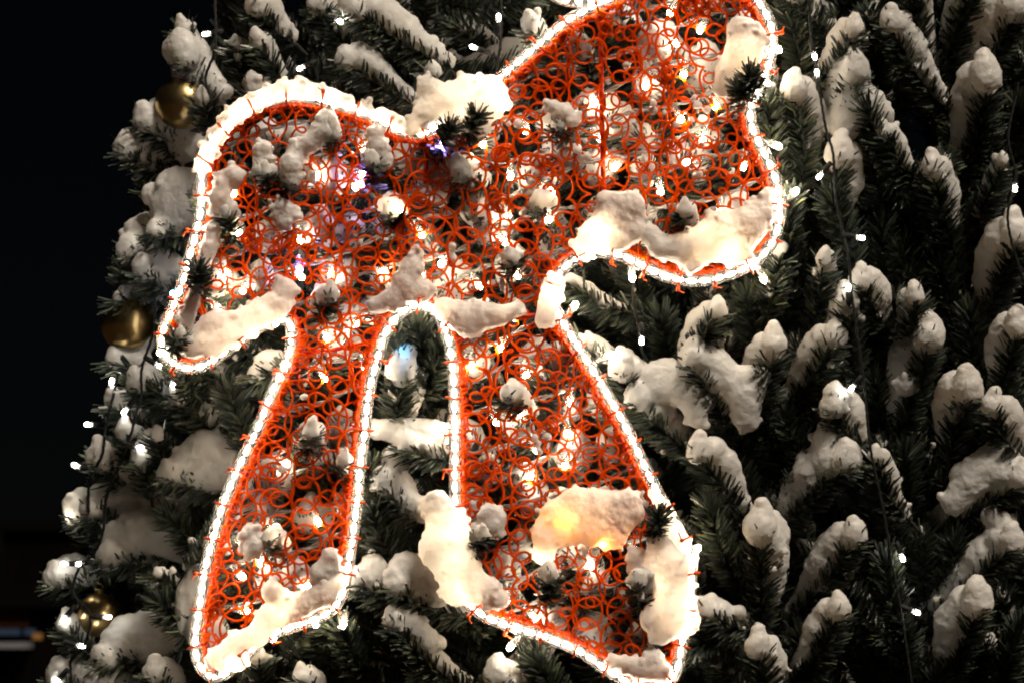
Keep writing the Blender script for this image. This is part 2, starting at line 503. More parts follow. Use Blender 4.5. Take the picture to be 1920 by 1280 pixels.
R_ = [  # right of the bow: tip, base, snow radius, side, first snow along the spray, extra lumps
    ((1668, 48), (1775, 200), 26, 1, .1), ((1605, 140), (1570, 275), 36, -.6, .1, [(1600, 165, 34), (1592, 200, 36), (1585, 235, 32), (1632, 195, 26), (1660, 212, 18)]),
    ((1625, 205), (1700, 330), 0), ((1487, 175), (1496, 345), 32, .3, .3), ((1852, 152), (1790, 335), 32, -1, .05), ((1747, 320), (1785, 460), 27, .4, .3),
    ((1602, 58), (1528, 150), 23, -.6, .1), ((1905, 18), (1838, 120), 34, -1, .1), ((1705, -50), (1768, 150), 20, 1, .2), ((1835, -50), (1775, 150), 20, -1, .3),
    ((1570, 300), (1567, 435), 30, .3, .25), ((1655, 250), (1720, 335), 16, 1, .1), ((1882, 305), (1828, 410), 14, -1, .1), ((1543, 490), (1527, 650), 17, .2, .1),
    ((1343, 590), (1285, 665), 26, 0, .2), ((1615, 535), (1660, 615), 24, .5, .1), ((1590, 575), (1604, 700), 26, -.5, .2), ((1717, 560), (1706, 650), 20, -.6, .1),
    ((1745, 640), (1685, 810), 38, -1, .02, [(1725, 650, 30), (1700, 720, 24)]), ((1908, 450), (1845, 590), 34, -1, .1),
    ((1453, 652), (1412, 820), 28, -.8, .2), ((1303, 680), (1395, 835), 36, .4, .1, [(1345, 690, 34), (1372, 718, 34), (1398, 745, 34), (1400, 785, 26), (1330, 700, 32), (1422, 700, 26), (1300, 670, 30)]),
    ((1192, 755), (1305, 845), 32, .2, .1, [(1225, 730, 34), (1262, 722, 34), (1218, 706, 28), (1248, 700, 30), (1282, 712, 30), (1298, 745, 30), (1306, 785, 20)]), ((1165, 700), (1200, 775), 28, .3, .2, [(1180, 690, 26)]),
    ((1567, 640), (1465, 790), 26, -.9, .05), ((1565, 765), (1612, 830), 32, .2, .2), ((1583, 875), (1468, 995), 34, -.8, .05, [(1553, 825, 30), (1548, 852, 32)]),
    ((1813, 740), (1783, 850), 34, -.2, .3, [(1790, 775, 20)]), ((1862, 770), (1925, 860), 26, 1, .1),
    ((1915, 905), (1728, 1000), 28, -.6, .1, [(1868, 850, 30), (1852, 880, 38), (1815, 912, 36), (1885, 866, 34), (1832, 885, 36), (1790, 940, 26)]),
    ((1425, 1000), (1425, 1170), 34, .4, .3, [(1432, 985, 30), (1447, 1020, 30)]), ((1602, 1012), (1490, 1150), 28, -.8, .05), ((1573, 1150), (1483, 1270), 28, -.8, .05),
    ((1420, 1220), (1435, 1310), 30, .3, .3, [(1436, 1228, 26)]), ((1897, 1022), (1738, 1150), 28, -.8, .05, [(1882, 985, 28)]), ((1835, 1140), (1762, 1295), 34, -.9, .05),
    ((1322, 1150), (1412, 1175), 22, 0, .1, [(1348, 1148, 24)]), ((1312, 850), (1392, 965), 30, .8, .1), ((1640, 858), (1702, 965), 15, 1, .1),
    ((1440, 200), (1462, 315), 0), ((1062, 530), (1215, 585), 11, .2, .1), ((1090, 648), (1205, 695), 20, .2, .1), ((1560, 380), (1600, 500), 0), ((1480, 380), (1500, 500), 0),
    ((1465, 470), (1440, 580), 12, 0, .2), ((1910, 620), (1880, 740), 26, -.5, .2), ((1660, 1050), (1700, 1180), 0), ((1910, 1180), (1870, 1290), 0), ((1330, 950), (1380, 1080), 0),
]
L_ = [  # left edge, top and bottom
    ((660, 22), (822, 120), 25, .2, .05), ((648, 115), (770, 192), 25, .2, .05), ((815, 140), (838, 195), 19, 0, .2), ((597, 15), (655, 90), 22, .7, .1),
    ((482, 20), (545, 75), 24, .4, .1), ((440, 85), (475, 170), 16, .3, .2), ((488, 85), (545, 175), 24, -.3, .1), ((477, 168), (505, 215), 22, 0, .2), ((1000, 55), (1035, 120), 20, 0, .2),
    ((350, 108), (415, 190), 34, 0, .1, [(362, 110, 34), (350, 140, 32), (388, 152, 28), (410, 170, 22)]), ((345, 58), (395, 125), 20, 0, .1),
    ((272, 232), (395, 305), 28, .4, .05, [(325, 240, 30), (372, 262, 34), (415, 250, 36), (350, 280, 28), (300, 225, 24)]), ((382, 190), (402, 250), 20, 0, .3),
    ((238, 285), (335, 322), 25, .2, .1, [(270, 300, 22)]), ((292, 440), (375, 408), 24, .2, .1, [(330, 350, 40), (345, 385, 42), (312, 378, 34), (362, 350, 34), (330, 410, 34)]),
    ((246, 478), (335, 440), 32, .2, .1, [(262, 440, 30)]), ((268, 512), (332, 550), 26, .2, .1, [(298, 488, 30), (322, 498, 26)]), ((224, 566), (295, 578), 14, .2, .1),
    ((217, 678), (312, 708), 20, .2, .1, [(268, 640, 26), (252, 650, 20)]), ((256, 722), (328, 775), 23, .4, .1), ((338, 748), (392, 812), 25, .7, .1), ((402, 695), (457, 778), 13, .8, .1),
    ((482, 708), (552, 690), 20, .2, .1, [(508, 672, 20), (522, 690, 20)]), ((216, 760), (275, 800), 21, .2, .1), ((236, 820), (262, 880), 23, .2, .1), ((296, 820), (312, 888), 17, 0, .1),
    ((320, 897), (435, 928), 30, .2, .1, [(385, 845, 44), (418, 862, 44), (360, 862, 36), (398, 890, 36), (430, 890, 34), (345, 880, 28), (380, 880, 36)]),
    ((190, 868), (235, 912), 30, .2, .1, [(212, 868, 28), (242, 882, 24)]), ((265, 868), (282, 925), 27, .1, .2),
    ((170, 962), (262, 992), 24, .2, .1, [(215, 930, 34), (255, 928, 36), (298, 934, 32), (328, 946, 24), (232, 950, 28)]),
    ((206, 1052), (322, 1038), 28, .2, .1, [(225, 1008, 34), (260, 995, 42), (300, 990, 42), (338, 994, 34), (318, 1015, 34), (352, 1032, 28)]), ((150, 970), (205, 1008), 26, 0, .1),
    ((108, 1092), (195, 1102), 25, .2, .1, [(135, 1078, 26), (156, 1080, 24)]), ((296, 1078), (362, 1118), 10, .2, .1), ((302, 1130), (352, 1160), 0),
    ((126, 1180), (165, 1222), 22, .2, .1), ((196, 1242), (322, 1222), 28, .2, .1, [(240, 1186, 38), (280, 1180, 40), (226, 1205, 32), (300, 1195, 34), (262, 1210, 30)]),
    ((112, 1275), (165, 1300), 30, .2, .1, [(132, 1255, 28)]), ((186, 1298), (262, 1292), 34, .2, .1, [(212, 1272, 32)]), ((292, 1268), (332, 1325), 30, .2, .2),
    ((350, 1180), (390, 1160), 20, .2, .1, [(360, 1112, 32), (355, 1138, 30), (375, 1090, 26), (382, 1065, 22)]), ((488, 1232), (500, 1310), 14, 0, .3),
    ((738, 1170), (872, 1275), 24, .4, .05, [(750, 1155, 26), (780, 1175, 24), (802, 1205, 24)]), ((738, 1102), (862, 1152), 28, .3, .1, [(762, 1064, 34), (792, 1082, 36), (822, 1104, 32)]),
    ((668, 1092), (742, 1128), 24, .3, .1, [(700, 1066, 28), (710, 1092, 26)]), ((716, 915), (785, 968), 28, .3, .1, [(742, 882, 26), (736, 915, 30), (762, 942, 28), (800, 955, 26), (736, 855, 22)]),
    ((750, 705), (753, 800), 32, .2, .3), ((784, 618), (790, 722), 0), ((832, 648), (795, 735), 0), ((738, 640), (765, 720), 0), ((765, 842), (835, 862), 20, .2, .1, [(712, 805, 22), (745, 808, 24), (782, 806, 26), (818, 812, 26)]),
    ((932, 1275), (950, 1325), 30, .2, .2, [(946, 1282, 26)]), ((565, 1275), (600, 1320), 22, .2, .2), ((700, 960), (730, 1040), 0), ((690, 880), (720, 960), 0),
    ((1232, 1222), (1335, 1200), 0), ((1010, 1245), (1060, 1320), 0), ((640, 1180), (690, 1260), 0), ((430, 740), (470, 850), 0),
]
R_ += [(t_, b_, 0) for t_, b_ in (((1486, 560), (1455, 690)), ((1655, 430), (1640, 570)), ((1760, 500), (1802, 640)), ((1690, 470), (1745, 600)), ((1855, 250), (1880, 390)), ((1640, 720), (1660, 850)),
       ((1700, 850), (1690, 990)), ((1500, 900), (1440, 1010)), ((1545, 1060), (1560, 1200)), ((1790, 1010), (1800, 1140)), ((1700, 1200), (1680, 1310)), ((1400, 560), (1440, 690)), ((1380, 880), (1440, 1000)),
       ((1720, 60), (1745, 200)), ((1480, 30), (1500, 170)), ((1820, 590), (1850, 720)), ((1895, 740), (1870, 860)), ((1500, 1200), (1540, 1310)), ((1240, 600), (1260, 720)), ((1340, 1010), (1400, 1110)))]
for a in R_[:-20]: branch(*a)
for a in R_[-20:]: branch(*a, dd=75)
for a in L_: branch(*a, dd=-14 if a[0][0] > 400 else 0)
# sprays whose tips push out through the netting towards the viewer
STARS = [(895, 218, 0), (845, 240, 0), (1052, 240, 20), (540, 345, 22), (497, 325, 20), (425, 405, 18), (735, 400, 24), (1280, 402, 20), (962, 490, 20), (372, 505, 0), (335, 630, 14),
         (583, 815, 20), (505, 1015, 24), (1035, 1082, 20), (1195, 1092, 22), (1236, 968, 0), (905, 1005, 18), (950, 745, 24), (1010, 385, 24), (1385, 165, 0), (1405, 140, 0), (625, 255, 22),
         (700, 305, 22), (870, 330, 26), (620, 560, 22), (640, 870, 20)]
FRONT = {895, 845, 1195, 1236, 905, 1385, 1405, 335, 372, 1035}
for u, v_, wd in STARS:
    ln = 120
    branch((u, v_), (u + rng.normal(0, 40), v_ + rng.uniform(30, 80)), wd * .82, rng.normal(0, .3), .35, (), reach=1.6, tipd=-48 if u in FRONT else rng.uniform(-26, -6), dens=1.9, back=.25, L=34, peak=rng.uniform(.8, 1.4))
# thickly snowed sprays close behind the netting
BOW_BACK = []
import itertools

# ---------------------------------------------------------------- outline of the bow
OUT = [(1180, -22), (1120, 8), (1060, 42), (1005, 88), (958, 128), (905, 172), (848, 214), (795, 250), (745, 242), (700, 219), (650, 201), (600, 187), (545, 181), (492, 193), (442, 220), (402, 265),
       (380, 312), (378, 380), (370, 430), (356, 480), (344, 525), (326, 572), (309, 612), (303, 642), (316, 672), (346, 689), (382, 685), (412, 666), (450, 638), (490, 612), (522, 598), (543, 606),
       (546, 640), (536, 680), (512, 730), (484, 800), (450, 870), (420, 940), (400, 1005), (385, 1065), (375, 1130), (366, 1200), (374, 1245), (400, 1268), (432, 1256), (466, 1222), (505, 1190),
       (558, 1172), (608, 1152), (638, 1122), (650, 1075), (660, 1015), (669, 945), (676, 870), (685, 800), (691, 740), (705, 682), (720, 632), (737, 602), (762, 580), (790, 572), (818, 586),
       (836, 622), (848, 680), (852, 760), (853, 840), (853, 920), (855, 1000), (858, 1070), (874, 1122), (910, 1155), (965, 1176), (1030, 1196), (1090, 1222), (1140, 1256), (1190, 1284), (1236, 1288),
       (1266, 1262), (1278, 1210), (1288, 1150), (1296, 1090), (1294, 1040), (1270, 985), (1238, 930), (1210, 876), (1180, 812), (1150, 758), (1116, 700), (1078, 640), (1048, 590), (1036, 545),
       (1056, 504), (1098, 478), (1148, 475), (1200, 496), (1250, 519), (1310, 527), (1370, 514), (1420, 488), (1450, 450), (1462, 408), (1460, 358), (1444, 310), (1424, 270), (1408, 230), (1410, 190),
       (1432, 150), (1446, 100), (1446, 52), (1425, 8), (1385, -35), (1320, -60), (1245, -52)]
outline = smooth_path(OUT, 6, True)
poly = outline[:, :2]
def inside(p, pg=None):
    pg = poly if pg is None else pg
    x, y = p[:, 0], p[:, 1]; r = np.zeros(len(p), bool)
    a, b = pg, np.roll(pg, -1, 0)
    for (x0, y0), (x1, y1) in zip(a, b):
        if y0 == y1: continue
        c = (y0 > y) != (y1 > y)
        r ^= c & (x < (x1 - x0) * (y - y0) / (y1 - y0) + x0)
    return r
tan = np.roll(poly, -1, 0) - np.roll(poly, 1, 0)
nrm = np.stack([-tan[:, 1], tan[:, 0]], 1); nrm /= np.linalg.norm(nrm, axis=1)[:, None]
if not inside(poly[40:41] + nrm[40:41] * 8)[0]: nrm = -nrm

# snowy sprays behind the netting
for gu, gv in itertools.product(range(330, 1460, 80), range(20, 1250, 86)):
    u, v_ = gu + rng.normal(0, 24), gv + rng.normal(0, 24)
    if inside(np.array([[u, v_]]))[0] and inside(np.array([[u, v_ - 30]]))[0] and rng.uniform() < 0.95:
        BOW_BACK.append((u, v_))
bb = Bag(); bsn = []
for u, v_ in BOW_BACK:
    s_ = rng.choice([-1, 1])
    d = rng.uniform(34, 80)
    ax = axis_curve((u + s_ * rng.uniform(30, 90), v_ + rng.uniform(50, 120), d + 110), (u, v_, d), .04)
    needles(bb, ax, 1.9); stem(bb, ax)
    bsn += cap_blobs(ax, rng.uniform(23, 36), -s_ * .5, .0, .2, 12)
ob = bb.build("shaded_branches", [M["needle"], M["stem"]], tree); ob["kind"] = "stuff"
os_ = snow("shaded_snow", bsn, ob, 4.2); os_["kind"] = "stuff"

# deeper filling of the tree
fb, fsn = Bag(), []
k = 0
while k < 600:
    u, v_ = rng.uniform(60, 2350), rng.uniform(-420, 1750)
    if u < edge(v_) + 45: continue
    k += 1
    D = ds(u, v_) + rng.uniform(90, 620)
    a = rng.normal(0, 0.6); ln = rng.uniform(150, 260)
    T = (u + math.sin(a) * ln / 2 - (90 if u < 500 else 0) * rng.uniform(0, .6), v_ - math.cos(a) * ln / 2 * rng.uniform(0.4, 1), D)
    B = (u - math.sin(a) * ln / 2 + (60 if u < 600 else 0), v_ + math.cos(a) * ln / 2, D + ln * 0.6)
    if T[0] < edge(T[1]) + 25: continue
    ax = axis_curve(B, T, .05)
    needles(fb, ax, 1.9); stem(fb, ax)
    if rng.uniform() < 0.5: fsn += cap_blobs(ax, rng.uniform(12, 24), rng.normal(0, .5), .15, .4, 6)
# second row of sprays right of the bow
for _ in range(70):
    u, v_ = rng.uniform(1130, 2150), rng.uniform(-150, 1450)
    if inside(np.array([[u, v_]]))[0]: continue
    D = ds(u, v_) + rng.uniform(45, 120); a = rng.choice([-1, 1]) * rng.uniform(.15, .7); ln = rng.uniform(130, 200)
    ax = axis_curve((u - math.sin(a) * ln / 2, v_ + math.cos(a) * ln / 2, D + ln * .6), (u + math.sin(a) * ln / 2, v_ - math.cos(a) * ln / 2, D), .04)
    needles(fb, ax, 2.3); stem(fb, ax)
    if rng.uniform() < .6: fsn += cap_blobs(ax, rng.uniform(12, 22), np.sign(a) * .5, .15, .8, 12)
# dense dark heart of the tree
for _ in range(330):
    u, v_ = rng.uniform(430, 2500), rng.uniform(-420, 1800)
    D = ds(u, v_) + rng.uniform(420, 1100)
    a = rng.normal(0, 0.8); ln = rng.uniform(220, 340)
    ax = axis_curve((u - math.sin(a) * ln / 2, v_ + math.cos(a) * ln / 2, D + 120), (u + math.sin(a) * ln / 2, v_ - math.cos(a) * ln / 2, D), .05, 10)
    needles(fb, ax, 1.1, 75, 7)
# boughs from the trunk out to the sprays
for _ in range(60):
    u, v_ = rng.uniform(250, 2300), rng.uniform(-350, 1650)
    if u < edge(v_) + 90: continue
    e = np.array([u, v_, ds(u, v_) + 130]); c = np.array([1300 + rng.normal(0, 15), v_ + rng.uniform(60, 220), 1480])
    ax = axis_curve(c, e, .03, 10)
    v, f = tube(ax, np.linspace(14, 6, 10), 7); fb.add(v, f, 1)
o = fb.build("inner_branches", [M["needle"], M["stem"]], tree); o["kind"] = "stuff"
o2 = snow("inner_snow", fsn, o, 4.6); o2["kind"] = "stuff"
# the rest of the tree, above and below the picture
gb = Bag()
for _ in range(420):
    z = rng.uniform(0.35, 3.3)
    if 0.75 < z < 2.25: continue
    rr = 0.86 - 0.2 * z
    a = rng.uniform(0, 2 * math.pi)
    dirn = np.array([math.cos(a), math.sin(a), 0.35])
    c = np.array([tree_base[0], tree_base[1], z])
    t_ = c + dirn * rr; b_ = c + dirn * rr * 0.55 - [0, 0, .05]
    n_ = Bag(); ax = np.linspace(b_ / S, t_ / S, 10); needles(n_, ax, .9, 60, 6)
    vv, ff, _m = n_.get(); gb.add(vv * S, ff)
o = gb.build("outer_branches", [M["needle"]], tree, px=False); o["kind"] = "stuff"

# ---------------------------------------------------------------- the light bow
bow_loc = P(np.array([800.0, 640, 0]))
bow = thing("light_bow", bow_loc, "big glowing bow of rope light filled with orange looped netting, hung on the tree", "light decoration")
rope = outline.copy()
rope[:, 2] = -8 + 4 * np.sin(np.arange(len(rope)) * 0.035)
v, f = tube(rope, 11.5, 12, True)
rope_o = link("rope_light", P(v), f, M["rope"], bow)
core = resample(rope, 25, True)
bg_ = Bag()
cd = np.roll(core, -1, 0) - np.roll(core, 1, 0); cd /= np.linalg.norm(cd, axis=1)[:, None]
for c, d in zip(core, cd):
    v, f = lathe(c - d * 10.5, c + d * 10.5, ball_prof(4.4, 6), 8); bg_.add(v, f)
bg_.build("led_chain", M["led"], rope_o)
# frame rod inside the rope, with cross bars
rod = np.hstack([poly + nrm * 17, np.full((len(poly), 1), 6.0)])
rod = resample(smooth_path(rod[::4], 8, True), 8, True)
v, f = tube(rod, 4.2, 7, True)
link("frame_rod", P(v), f, M["frame"], bow)
for p in ([(1126, 12, 8), (1128, 200, 10), (1132, 372, 8)], [(797, 262, 8), (799, 300, 10), (798, 345, 12)], [(548, 664, 8), (620, 656, 10), (697, 640, 8)], [(858, 640, -4), (940, 602, -6), (1046, 586, 4)],
          [(548, 664, 9), (560, 690, 14), (556, 720, 16)]):
    v, f = tube(smooth_path(p, 12), 4.6, 8)
    link("frame_bar", P(v), f, M["frame"], bow)
# netting of looped thread
nb = Bag()
net_in = poly + nrm * 9
for ci, x0 in enumerate(np.arange(285, 1490, 24.5)):
    ch = rng.choice([-1, 1]); th = rng.uniform(0, 6.28); vv = -75 + rng.uniform(-30, 0); pts = []
    nl = 40
    Rk = rng.uniform(16, 25, nl); Rk[rng.uniform(size=nl) < 0.1] = 4; pk = rng.uniform(34, 54, nl); xk = rng.normal(0, 7, nl); dk = rng.normal(0, 5, nl)
    ts = np.arange(0, nl - 1.01, 1 / 22)
    i0 = ts.astype(int); fr = ts - i0; fr = fr * fr * (3 - 2 * fr)
    itp = lambda a: a[i0] * (1 - fr) + a[i0 + 1] * fr
    R = itp(Rk); vc = vv + np.cumsum(itp(pk)) / 22
    ang = th + ch * ts * 2 * math.pi
    q = np.stack([x0 + itp(xk) + R * np.cos(ang), vc + R * np.sin(ang) * 1.05, itp(dk) + 5 * np.sin(ang + 1)], 1)
    ok = inside(q, net_in)
    for run in np.split(np.arange(len(q)), np.where(np.diff(ok.astype(int)) != 0)[0] + 1):
        if ok[run[0]] and len(run) > 4:
            v, f = tube(q[run], rng.uniform(1.9, 2.6), 6); nb.add(v, f)
for _ in range(46):                 # knots of tangled thread
    c = rng.uniform([300, 0], [1450, 1250])
    if not inside(c[None], poly + nrm * 25)[0]: continue
    for _k in range(rng.integers(3, 6)):
        t_ = np.linspace(0, rng.uniform(5, 9), 26); rr = rng.uniform(8, 15)
        q = np.stack([c[0] + rng.normal(0, 9) + rr * np.cos(t_), c[1] + rng.normal(0, 9) + rr * np.sin(t_ * rng.uniform(.8, 1.2)), rng.normal(-2, 4) + 5 * np.sin(t_ * 1.3)], 1)
        v, f = tube(q, 2.2, 5); nb.add(v, f)
# thread bunched round the rod, and strands pulled to it
m = len(rod); rd, ra, rb = frames(rod, True)
ss = np.arange(m * 6) / 6; i0 = ss.astype(int) % m
for rep in range(3):
    amp = 7 + 4 * np.sin(ss * 0.31 + rep * 2) + 3 * np.sin(ss * 0.83 + rep)
    an = ss * (1.6 + rep * .5) + rep * 2
    q = rod[i0] + (rod[(i0 + 1) % m] - rod[i0]) * (ss % 1)[:, None] + amp[:, None] * (np.cos(an)[:, None] * ra[i0] + np.sin(an)[:, None] * rb[i0])
    v, f = tube(q[::2], 2.2, 5, True); nb.add(v, f)
nb.build("netting", M["net"], bow)
# cable ties round rope and rod
tp_ = resample(rope, 68, True); td, ta, tb = frames(tp_, True)
for i, c in enumerate(tp_):
    c2 = np.array([c[0], c[1], c[2] + 3]); r0 = 15.5
    th = np.linspace(0, 2 * math.pi, 19)[:-1]
    q = c2 + r0 * (np.cos(th)[:, None] * ta[i] + 1.12 * np.sin(th)[:, None] * tb[i]) + rng.normal(0, .12) * r0 * np.cos(th)[:, None] * td[i]
    bag = Bag(); v, f = tube(q, 2.3, 6, True); bag.add(v, f)
    k0 = q[rng.integers(0, 18)]; out = (k0 - c2) / np.linalg.norm(k0 - c2)
    v, f = lathe(k0 - out * 1, k0 + out * 7, [(0, 0), (0, 4), (1, 4), (1, 0)], 6); bag.add(v, f)
    v, f = tube(np.array([k0, k0 + out * 6 + td[i] * 4, k0 + out * 9 + td[i] * rng.uniform(8, 18)]), 1.5, 5); bag.add(v, f)
    bag.build("cable_tie", M["tie"], bow)

# ---------------------------------------------------------------- clear string of bulbs behind the netting
cl = thing("clear_string_light", P(np.array([800.0, 640, 40])), "clear-cabled string light with warm bulbs woven to and fro behind the netting", "string light")
cb = Bag(); BULBS = []
for r_, v0 in enumerate(np.arange(60, 1700, 66)):
    u = np.arange(290, 1480, 9.0)
    vv = v0 - (u - 290) * 0.34 + 9 * np.sin(u * 0.021 + r_ * 1.7)
    q = np.stack([u, vv, 26 + 9 * np.sin(u * 0.013 + r_)], 1)
    ok = inside(q, poly + nrm * 14)
    for run in np.split(np.arange(len(q)), np.where(np.diff(ok.astype(int)) != 0)[0] + 1):
        if ok[run[0]] and len(run) > 4:
            for s_ in (-1, 1):
                off = 3.2 * np.stack([0 * u[run], np.cos(u[run] * .09), np.sin(u[run] * .09)], 1) * s_
                v, f = tube(q[run] + off, 2.4, 6); cb.add(v, f)
            for x in np.arange(u[run[0]] + rng.uniform(10, 60), u[run[-1]], 78):
                j = run[np.argmin(abs(u[run] - x))]
                BULBS.append((q[j], rng.normal(0, .6), 'bulb'))
cb.build("cable", M["cable"], cl)
def clear_bulb(p, direction, kind, parent, L=38):
    direction = np.asarray(direction, float) / np.linalg.norm(direction)
    e = p + direction * L
    bag = Bag()
    v, f = lathe(p, e, [(0, 0), (0, 5), (.05, 7.6), (.8, 7.6), (.93, 6), (1, 0)], 12); bag.add(v, f, 0)
    t = p + direction * L * .78
    v, f = lathe(t - direction * 6.5, t + direction * 7.5, ball_prof(5.6, 6), 10); bag.add(v, f, 1)
    v, f = lathe(p + direction * 3, p + direction * L * .6, [(0, 1.3), (1, 1.3)], 5); bag.add(v, f, 0)
    return bag.build("bulb", [M["clear"], M[kind]], parent)
BULBS = [BULBS[i] for i in rng.permutation(len(BULBS))[:92]]
for p, a, kd in BULBS:
    clear_bulb(p + [0, 2, -6], (math.sin(a), math.cos(a), -.35), kd, cl)
for p, q, kd in (((1440, 72, 10), (1458, 92, 4), 'bulb'), ((1470, 378, 14), (1500, 352, 2), 'bulb'), ((1420, 497, 8), (1434, 530, 2), 'bulb'), ((1183, 492, 8), (1186, 526, 2), 'bulb'),
                 ((1060, 595, 14), (1086, 562, 4), 'bulb'), ((1118, 676, 16), (1150, 662, 6), 'bulb'), ((646, 1142, 14), (644, 1180, 4), 'bulb'), ((975, 1190, 12), (950, 1220, 4), 'bulb'),
                 ((1432, 265, 14), (1458, 274, 6), 'bulb'), ((330, 662, 14), (294, 660, 4), 'bulb'), ((857, 800, 20), (822, 798, 8), 'bulb'), ((1290, 1050, 8), (1312, 1022, 0), 'bulb'),
                 ((723, 655, 30), (765, 661, 14), 'blue'), ((352, 545, 60), (312, 553, 40), 'blue'), ((560, 480, 22), (562, 520, 4), 'violet'), ((690, 300, 20), (672, 340, 4), 'violet'), ((838, 245, 12), (828, 275, 0), 'violet'), ((664, 322, 20), (680, 352, 6), 'violet'),
                 ((1066, 1000, -8), (1056, 962, -19), 'amber'), ((1150, 1000, -6), (1138, 1012, -14), 'amber'), ((1390, 452, 0), (1372, 462, -6), 'bulb'), ((1150, 450, 0), (1108, 432, -8), 'bulb')):  # amber bulbs are added inside the snow heap to make it glow orange
    p, q = np.array(p, float), np.array(q, float)
    clear_bulb(p, q - p, kd, cl)

# part of a second decoration at the top edge
ring = thing("light_ring", P(np.array([1085.0, -60, 0])), "white rope light loop of another decoration just above the bow's shoulder", "light decoration")
th = np.linspace(0, 2 * math.pi, 61)[:-1]
rp = np.stack([1085 + 78 * np.cos(th), -58 + 62 * np.sin(th), np.full(60, 10.0)], 1)
v, f = tube(rp, 12, 10, True); ro = link("rope_light", P(v), f, M["rope"], ring)
bag = Bag()
for c in rp[::3]:
    v, f = lathe(c - [6, 0, 0], c + [6, 0, 0], ball_prof(5, 5), 8); bag.add(v, f)
bag.build("led_chain", M["led"], ro)
bag = Bag()
for _ in range(26):
    a, r_ = rng.uniform(0, 6.28), 52 * math.sqrt(rng.uniform()); c = np.array([1085 + r_ * math.cos(a), -58 + .8 * r_ * math.sin(a), 10 + rng.normal(0, 3)])
    q = c + 18 * np.stack([np.cos(th[::3]), np.sin(th[::3]), .2 * np.sin(th[::3] + a)], 1)
    v, f = tube(q, 2, 5, True); bag.add(v, f)
bag.build("netting", M["net"], ring)

